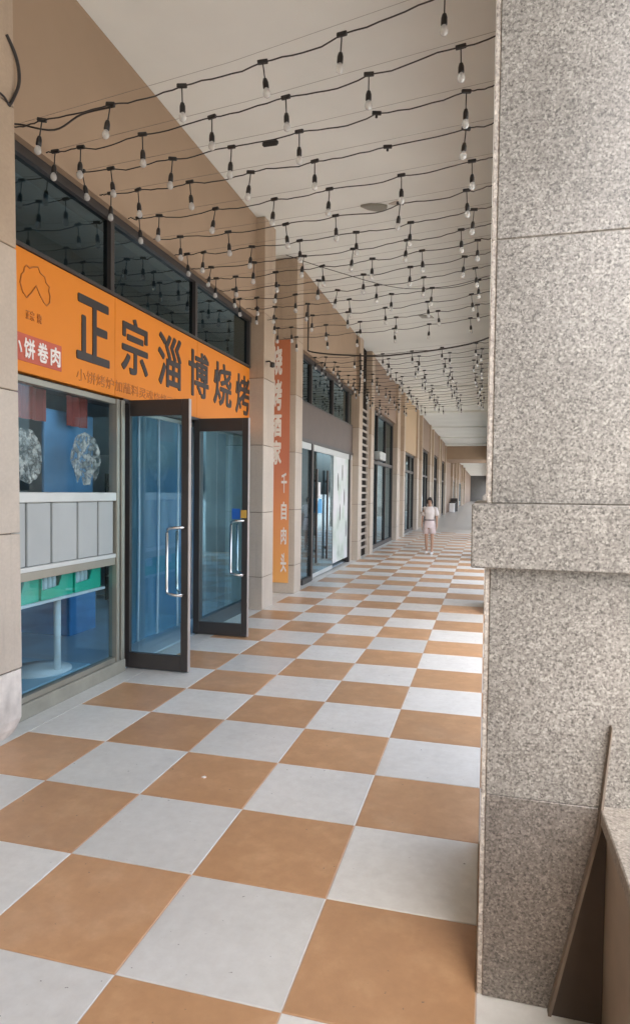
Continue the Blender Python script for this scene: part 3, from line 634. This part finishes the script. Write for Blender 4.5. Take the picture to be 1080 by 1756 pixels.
pb(MB().box(-2.50, -2.38, 16.65, 17.55, 2.60, 2.619), 'vent', 'dark', ac)
# openings beyond the lowered ceiling
for k, (a, b) in enumerate(((61.5, 66), (67.5, 72), (76, 84))):
    o = thing('shopfront', ('dark glazed shopfront just beyond the lowered ceiling', 'second dark shopfront beyond the lowered ceiling', 'last dark shopfront by the end wall')[k], 'shopfront', (WALL, (a+b)/2, 0), 'shopfronts along the arcade')
    pb(MB().box(-2.598, -2.56, a, b, 0.0, 3.0), 'window_frame', 'frame_dark', o)
    for q in range(4):
        w = (b-a)/4; pb(MB().box(-2.558, -2.55, a+q*w+0.1, a+(q+1)*w-0.1, 0.2, 2.8), 'window_pane', 'glass_dark', o)
bi = thing('white_bin', 'small white bin far down the arcade under the lowered ceiling', 'bin', (-2.2, 55, 0))
pb(MB().bbox(-2.45, -1.98, 54.8, 55.3, 0.0, 0.74, 0.03), 'bin_body', 'white_paint', bi)
pb(MB().bbox(-2.47, -1.96, 54.78, 55.32, 0.741, 0.80, 0.02), 'lid', 'white_paint', bi)
cb = thing('stacked_goods', 'dark heap of goods beside the white bin far away', 'goods', (-2.3, 58, 0))
pb(MB().bbox(-2.55, -2.0, 57, 58.2, 0, 0.9, 0.02), 'box', 'dark', cb)
pb(MB().bbox(-2.5, -1.9, 58.4, 59.3, 0, 1.2, 0.02), 'box', 'dark', cb)

# ------------------------------------------------------------------ granite pillars on the open side
def granite_pillar(y0, label, full=True):
    r = thing('granite_pillar', label, 'pillar', (1.07, y0+0.5, 0), 'granite pillars along the open side')
    x0, x1, y1 = COLX, 1.52, y0+0.985
    pb(MB().box(x0+0.006, x1, y0+0.006, y1, 0, 4.6 if False else 4.199), 'core', 'granite_edge', r)
    def slab(z0, z1, mat, xs=x0, yf=y0):
        return pb(MB().bbox(xs, x1+0.004, yf, yf+0.03, z0, z1, 0.0025), 'granite_slab', mat, r)
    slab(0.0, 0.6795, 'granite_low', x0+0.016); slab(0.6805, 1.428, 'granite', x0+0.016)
    for a, b in ((0.0, 0.6795), (0.6805, 1.428)): pb(MB().bbox(x0, x0+0.0135, y0+0.004, y0+0.03, a, b, 0.002), 'corner_strip', 'granite_edge', r)
    pb(MB().bbox(x0-0.045, x1+0.05, y0-0.05, y1+0.05, 1.43, 1.636, 0.004), 'band', 'granite', r)
    for a, b in ((1.638, 2.480), (2.483, 3.33), (3.333, 4.198)):
        slab(a, b, 'granite', x0+0.016)
        pb(MB().bbox(x0, x0+0.0135, y0+0.004, y0+0.03, a, b, 0.002), 'corner_strip', 'granite_edge', r)
    return r
granite_pillar(0.245, 'large speckled granite pillar with a projecting band in the right foreground')
for k, l in ((1, 'second granite pillar along the open side, just behind the foreground one'), (2, 'third granite pillar along the open side'), (3, 'fourth granite pillar along the open side'), (4, 'fifth granite pillar along the open side'),
             (5, 'sixth granite pillar along the open side'), (6, 'seventh granite pillar along the open side'), (7, 'eighth granite pillar along the open side'), (8, 'ninth granite pillar along the open side'), (9, 'tenth granite pillar along the open side'), (11, 'eleventh granite pillar along the open side'), (13, 'twelfth granite pillar along the open side'), (16, 'farthest granite pillar along the open side'), (-1, 'granite pillar behind the viewpoint'), (-2, 'farther granite pillar behind the viewpoint')):
    granite_pillar(0.245+7*k, l)
pw = thing('parapet_wall', 'low parapet with a pale granite coping against the foreground pillar', 'wall', (1.2, -2, 0))
pb(MB().box(0.985, 1.45, -5.75, 0.243, 0, 0.639), 'wall_face', 'parapet', pw)
pb(MB().bbox(0.965, 1.48, -5.75, 0.2435, 0.64, 0.69, 0.004), 'coping', 'coping', pw)
lb = thing('leaning_board', 'dark brown board with a paler slanted edge leaning at the foot of the pillar', 'board', (0.9, 0.22, 0))
pb(MB().prism([(0.832, 0.0), (0.978, 0.69), (0.984, 0.636), (0.984, 0.0)], 'y', 0.222, 0.24), 'panel', 'board_brown', lb)
pb(MB().prism([(0.824, 0.0), (0.834, 0.0), (0.9665, 0.62), (0.993, 0.95), (0.990, 0.95), (0.9585, 0.62)], 'y', 0.214, 0.243), 'edge_strip', 'board_edge', lb)

MB().prism([(-0.962, 1.478), (-0.944, 1.472), (-0.934, 1.488), (-0.95, 1.498)], 'z', 0.0012, 0.005).build('litter_scrap', 'sign_white', label='tiny pale scrap of litter on a brown floor tile', cat='litter')
# ------------------------------------------------------------------ string lights
holder_me = MB().bbox(-0.032, 0.032, -0.011, 0.011, -0.010, 0.014, 0.004).tube([(0, 0, -0.008), (0, 0, -0.10)], 0.0042, 6) \
    .lathe([(0.006, -0.10), (0.012, -0.105), (0.014, -0.112), (0.018, -0.125), (0.0185, -0.16), (0.015, -0.166)], 10).mesh('lamp_holder')
holder_me.materials.append(MAT['socket'])
bulb_me = MB().lathe([(0.012, -0.162), (0.016, -0.172), (0.0225, -0.187), (0.0235, -0.199), (0.019, -0.212), (0.009, -0.220), (0.002, -0.222)], 12).mesh('bulb')
bulb_me.materials.append(MAT['bulb'])
tee_me = MB().bbox(-0.032, 0.032, -0.011, 0.011, -0.010, 0.014, 0.004).lathe([(0.009, -0.03), (0.009, -0.01)], 8).mesh('lamp_tee'); tee_me.materials.append(MAT['socket'])
def light_string(idx, y, zl, zr, dx0, label, group, n=7, yl=None, sag=0.02, miss=(), rad=0.0046):
    rnd = random.Random(idx*13+5)
    yl = y if yl is None else yl
    xa, xb = -2.51, COLX+0.01
    root = thing('light_string', label, 'string lights', (xa, yl, zl), group)
    ph = rnd.uniform(0, 6)
    def pos(x):
        t = (x-xa)/(xb-xa)
        return Vector((x, yl+(y-yl)*t+0.012*math.sin(ph+t*7), zl+(zr-zl)*(t**1.35)-0.03*math.sin(math.pi*t)))
    xs = [q+dx0+rnd.uniform(-0.03, 0.03) for q in (-2.44, -2.21, -1.71, -1.205, -0.69, -0.15, 0.41)]
    xs = [q for q in xs if -2.47 < q < 0.54]
    knots = [xa]+xs+[xb]; pts = []
    for a, b in zip(knots[:-1], knots[1:]):
        s = sag*rnd.uniform(0.2, 1.5)*(b-a)/0.5; w = rnd.uniform(-0.012, 0.012); w2 = rnd.uniform(-0.004, 0.004)
        for k in range(8):
            t = k/8; p = pos(a+(b-a)*t); p.z -= s*4*t*(1-t)+w*math.sin(2*math.pi*t)+w2*math.sin(6*math.pi*t); pts.append(p)
    pts.append(pos(xb))
    pb(MB().tube(pts, rad, 5), 'cable', 'cable', root)
    wp = [pos(xa)+Vector((0, 0.006, 0.008)), pos((xa+xb)/2)*0.5+(pos(xa)+pos(xb))*0.25+Vector((0, 0.006, 0.022)), pos(xb)+Vector((0, 0.006, 0.03))]
    pb(MB().tube(wp, 0.0012, 4), 'support_wire', 'wire', root)
    for q, x in enumerate(xs):
        p = pos(x)
        miss_q = q in miss
        h = bpy.data.objects.new('lamp_holder', tee_me if miss_q else holder_me); COL.objects.link(h); h.parent = root
        h.location = p-root.location; h.rotation_euler = (rnd.gauss(0, 0.07), rnd.gauss(0, 0.06), rnd.uniform(-0.3, 0.3))
        if not miss_q:
            b = bpy.data.objects.new('bulb', bulb_me); COL.objects.link(b); b.parent = h
    return root
G1 = 'near light strings across the walkway'
near = [(1.80, 4.09, 4.49), (2.13, 4.09, 4.40), (2.50, 4.12, 4.335), (2.80, 4.085, 4.255), (3.24, 4.07, 4.24), (3.70, 4.06, 4.23), (4.12, 4.06, 4.24), (4.50, 4.05, 4.24), (4.87, 4.06, 4.25), (5.27, 4.05, 4.25), (5.68, 4.06, 4.24), (6.13, 4.07, 4.25), (6.66, 4.07, 4.25), (7.18, 4.07, 4.25), (7.75, 4.07, 4.24)]
x0s = [-0.08, -0.005, 0.0, 0.035, 0.03, -0.02, 0.05, -0.06, 0.06, -0.1, 0.02, 0.08, -0.05, 0.04, -0.09]
for k, (y, zl, zr) in enumerate(near):
    lab = ('light string nearest the viewpoint, crossing highest above the orange sign' if k == 0 else
           '%s light string from the viewpoint, hung across the walkway before the thick sagging cable' % ORD[k])
    light_string(k, y, zl, zr, x0s[k], lab, G1, miss=((5,) if k in (2, 3) else ()))
G2 = 'far light strings beyond the thick cable'
for k in range(17):
    y = 9.35+k*0.46
    light_string(40+k, y, 4.08, 4.22, 0.06*math.sin(k*1.7), '%s light string beyond the thick sagging cable, in the crowded far cluster' % ORD[k], G2, sag=0.012)
# connector plug on the third string
MB().bbox(-0.99, -0.87, 2.485, 2.515, 4.125, 4.165, 0.012).build('cable_connector', 'socket', label='dark plug connector on the third light string', cat='connector')
# thick cable and loose wires
def cable(pts, r, name, label, cat='cable'):
    sm = []
    P = [Vector(p) for p in pts]
    for i in range(len(P)-1):
        p0, p1, p2, p3 = P[max(i-1, 0)], P[i], P[i+1], P[min(i+2, len(P)-1)]
        for k in range(6):
            t = k/6; sm.append(0.5*((2*p1)+(p2-p0)*t+(2*p0-5*p1+4*p2-p3)*t*t+(3*p1-p0-3*p2+p3)*t*t*t))
    sm.append(P[-1])
    return MB().tube(sm, r, 6).build(name, 'cable', label=label, cat=cat)
cable([(-2.455, 9.0, 4.95), (-2.45, 9.0, 4.5), (-2.45, 9.0, 4.2), (-2.42, 9.0, 4.12), (-2.1, 9.0, 4.06), (-1.7, 9.0, 4.02), (-1.2, 9.0, 3.985), (-0.7, 9.0, 4.01), (-0.2, 9.0, 4.05), (0.3, 9.0, 4.12), (0.61, 9.0, 4.21)], 0.013, 'sagging_cable', 'thick dark cable dropping down the wall then sagging across the walkway')
cable([(PIL+0.004, 1.60, 4.54), (PIL+0.012, 1.66, 4.47), (PIL+0.02, 1.69, 4.38), (PIL+0.02, 1.69, 4.28), (PIL+0.012, 1.65, 4.17), (PIL+0.006, 1.62, 4.11)], 0.011, 'loose_cable', 'curved dark cable end poking out of the top of the left pilaster')
cable([(PIL+0.006, 1.62, 4.11), (PIL+0.01, 1.57, 4.135), (PIL+0.01, 1.48, 4.13), (PIL+0.004, 1.36, 4.09)], 0.007, 'loose_cable', 'thin dark wire running left from the pilaster cable end')
cable([(-2.5, 1.72, 4.06), (-2.46, 1.80, 4.10), (-2.2, 1.82, 4.04), (-2.0, 1.83, 4.12), (-1.75, 1.82, 4.13)], 0.006, 'loose_cable', 'loose wire looping at the left end of the nearest light string')
cable([(-2.38, 13.42, 5.0), (-2.37, 13.40, 4.5), (-2.38, 13.38, 4.1)], 0.02, 'wall_conduit', 'vertical dark conduit on the wall above the louvred niche')
cable([(-1.6, 5.0, 4.3), (-1.2, 5.5, 4.27), (-0.5, 6.1, 4.2), (0.1, 6.4, 4.27), (0.61, 6.5, 4.4)], 0.004, 'loose_cable', 'thin slack wire crossing diagonally among the near light strings')
# ceiling blemishes
MB().prism([(-1.06, 6.50), (-0.98, 6.62), (-0.86, 6.70), (-0.74, 6.66), (-0.72, 6.58), (-0.80, 6.52), (-0.92, 6.48)], 'z', CEIL-0.03, CEIL-0.001).build('ceiling_patch', 'frame_alu', label='dark ragged patch on the ceiling above the near light strings', cat='patch')
MB().prism([(-0.70, 6.55), (-0.58, 6.62), (-0.5, 6.55), (-0.58, 6.48)], 'z', CEIL-0.012, CEIL-0.001).build('ceiling_patch', 'stone', label='smaller pale patch beside the dark ceiling patch', cat='patch')
MB().prism([(-0.85, 11.9), (-0.6, 12.0), (-0.55, 12.2), (-0.8, 12.15)], 'z', CEIL-0.02, CEIL-0.001).build('ceiling_patch', 'frame_alu', label='small dark patch on the ceiling above the far light strings', cat='patch')

# ------------------------------------------------------------------ person
def skin_mesh(name, verts, edges, radii, mat, sub=2):
    me = bpy.data.meshes.new(name); me.from_pydata(verts, edges, []); o = bpy.data.objects.new(name, me); COL.objects.link(o)
    md = o.modifiers.new('skin', 'SKIN'); md.use_smooth_shade = True
    sv = me.skin_vertices[0].data if me.skin_vertices else None
    if sv is None:
        bm2 = bmesh.new(); bm2.from_mesh(me); bm2.verts.layers.skin.verify(); bm2.to_mesh(me); bm2.free(); sv = me.skin_vertices[0].data
    for i, r in enumerate(radii): sv[i].radius = r if isinstance(r, tuple) else (r, r); sv[i].use_root = (i == 0)
    ss = o.modifiers.new('subd', 'SUBSURF'); ss.levels = sub; ss.render_levels = sub
    me.materials.append(MAT[mat]); return o
px, py = -0.868, 15.82
pr = thing('person', 'person in pale pink short-sleeved top and shorts walking towards the camera', 'person', (px, py, 0))
V = [(0, 0, 0.80), (0, 0, 0.92), (0, -0.01, 1.06), (0, 0, 1.20), (0, 0.01, 1.29), (0, 0.0, 1.345), (0, -0.015, 1.42), (0, -0.01, 1.49)]
E_ = [(0, 1), (1, 2), (2, 3), (3, 4), (4, 5), (5, 6), (6, 7)]
Rr = [(0.13, 0.10), (0.115, 0.09), (0.125, 0.10), (0.12, 0.085), (0.05, 0.05), (0.045, 0.045), (0.072, 0.085), (0.06, 0.07)]
for s in (-1, 1):
    b0 = len(V); dy = 0.10*s
    V += [(0.085*s, 0, 0.74), (0.09*s, -dy*0.5, 0.43), (0.088*s, -dy*0.55+0.03, 0.25), (0.085*s, -dy+0.02, 0.075), (0.09*s, -dy-0.10, 0.03)]
    Rr += [0.085, 0.052, 0.05, 0.034, 0.028]; E_ += [(0, b0), (b0, b0+1), (b0+1, b0+2), (b0+2, b0+3), (b0+3, b0+4)]
    a0 = len(V)
    V += [(0.165*s, 0.01, 1.235), (0.215*s, 0.02, 0.99), (0.225*s, -0.03, 0.80), (0.222*s, -0.045, 0.745)]
    Rr += [0.048, 0.036, 0.026, (0.016, 0.032)]; E_ += [(3, a0), (a0, a0+1), (a0+1, a0+2), (a0+2, a0+3)]
    for f in range(5):
        f0 = len(V)
        if f < 4:
            yy = -0.075+f*0.02; L = (0.065, 0.075, 0.07, 0.055)[f]
            V += [(0.222*s, yy, 0.715), (0.218*s, yy, 0.715-L*0.55), (0.208*s, yy, 0.715-L)]
        else:
            V += [(0.218*s, -0.08, 0.755), (0.212*s, -0.098, 0.73), (0.208*s, -0.10, 0.705)]
        Rr += [0.009, 0.0085, 0.0075]; E_ += [(a0+3, f0), (f0, f0+1), (f0+1, f0+2)]
body = skin_mesh('body', V, E_, Rr, 'skin'); body.parent = pr
def loft(rings, n=18):
    m = MB(); vs = []
    for (cx, cy, cz, rx, ry) in rings:
        vs += [(cx+rx*math.cos(2*math.pi*k/n), cy+ry*math.sin(2*math.pi*k/n), cz) for k in range(n)]
    fs = [(i*n+k, i*n+(k+1) % n, (i+1)*n+(k+1) % n, (i+1)*n+k) for i in range(len(rings)-1) for k in range(n)]
    return m.add(vs, fs, True)
sm_ = loft([(0, 0, 0.93, 0.145, 0.115), (0, 0, 1.0, 0.135, 0.108), (0, -0.01, 1.10, 0.155, 0.125), (0, 0, 1.20, 0.172, 0.115), (0, 0.005, 1.26, 0.15, 0.09), (0, 0.005, 1.30, 0.085, 0.068)])
for s in (-1, 1): sm_.tube([(0.11*s, 0.005, 1.255), (0.17*s, 0.01, 1.23), (0.20*s, 0.015, 1.13), (0.22*s, 0.018, 1.05)], [0.055, 0.068, 0.066, 0.07], 12)
sm_.build('shirt', 'shirt', pr)
loft([(0, 0, 0.915, 0.149, 0.118), (0, 0, 0.95, 0.147, 0.117)]).build('belt', 'belt', pr)
sk = loft([(0, 0, 0.925, 0.146, 0.116), (0, 0, 0.84, 0.17, 0.135), (0, 0, 0.72, 0.182, 0.145)])
for s in (-1, 1): sk.tube([(0.082*s, 0, 0.80), (0.09*s, -0.02*s, 0.70), (0.098*s, -0.03*s, 0.56)], [0.095, 0.098, 0.105], 14)
sk.build('shorts', 'shorts', pr)
hm = MB().lathe([(0.004, 0.113), (0.05, 0.10), (0.082, 0.065), (0.09, 0.02), (0.088, -0.02), (0.075, -0.06), (0.05, -0.08)], 14, (0, 0.028, 1.445), 0.95, 1.0)
hm.tube([(0, 0.09, 1.50), (0, 0.13, 1.44), (0, 0.12, 1.33), (0, 0.10, 1.22)], [0.025, 0.04, 0.035, 0.012], 8)
for s in (-1, 1): hm.tube([(0.02*s, -0.085, 1.515), (0.062*s, -0.07, 1.48), (0.078*s, -0.03, 1.42), (0.078*s, -0.01, 1.35)], [0.015, 0.024, 0.02, 0.008], 8)
hm.build('hair', 'hair', pr)
for s in (-1, 1):
    MB().lathe([(0.003, -0.008), (0.011, 0), (0.003, 0.008)], 8, (0.03*s, -0.094, 1.432)).build('eye', 'hair', pr)
    m = MB().bbox(0.09*s-0.042, 0.09*s+0.042, -0.10*s-0.17, -0.10*s+0.07, 0.0, 0.075, 0.025); m.build('shoe', 'white_paint', pr)
MB().tube([(0, -0.09, 1.44), (0, -0.112, 1.405), (0, -0.095, 1.40)], [0.006, 0.012, 0.008], 6).build('nose', 'skin', pr)
MB().bbox(-0.02, 0.02, -0.099, -0.088, 1.368, 1.38, 0.003).build('mouth', 'lips', pr)

pr.scale = (0.9, 1.0, 1.0)
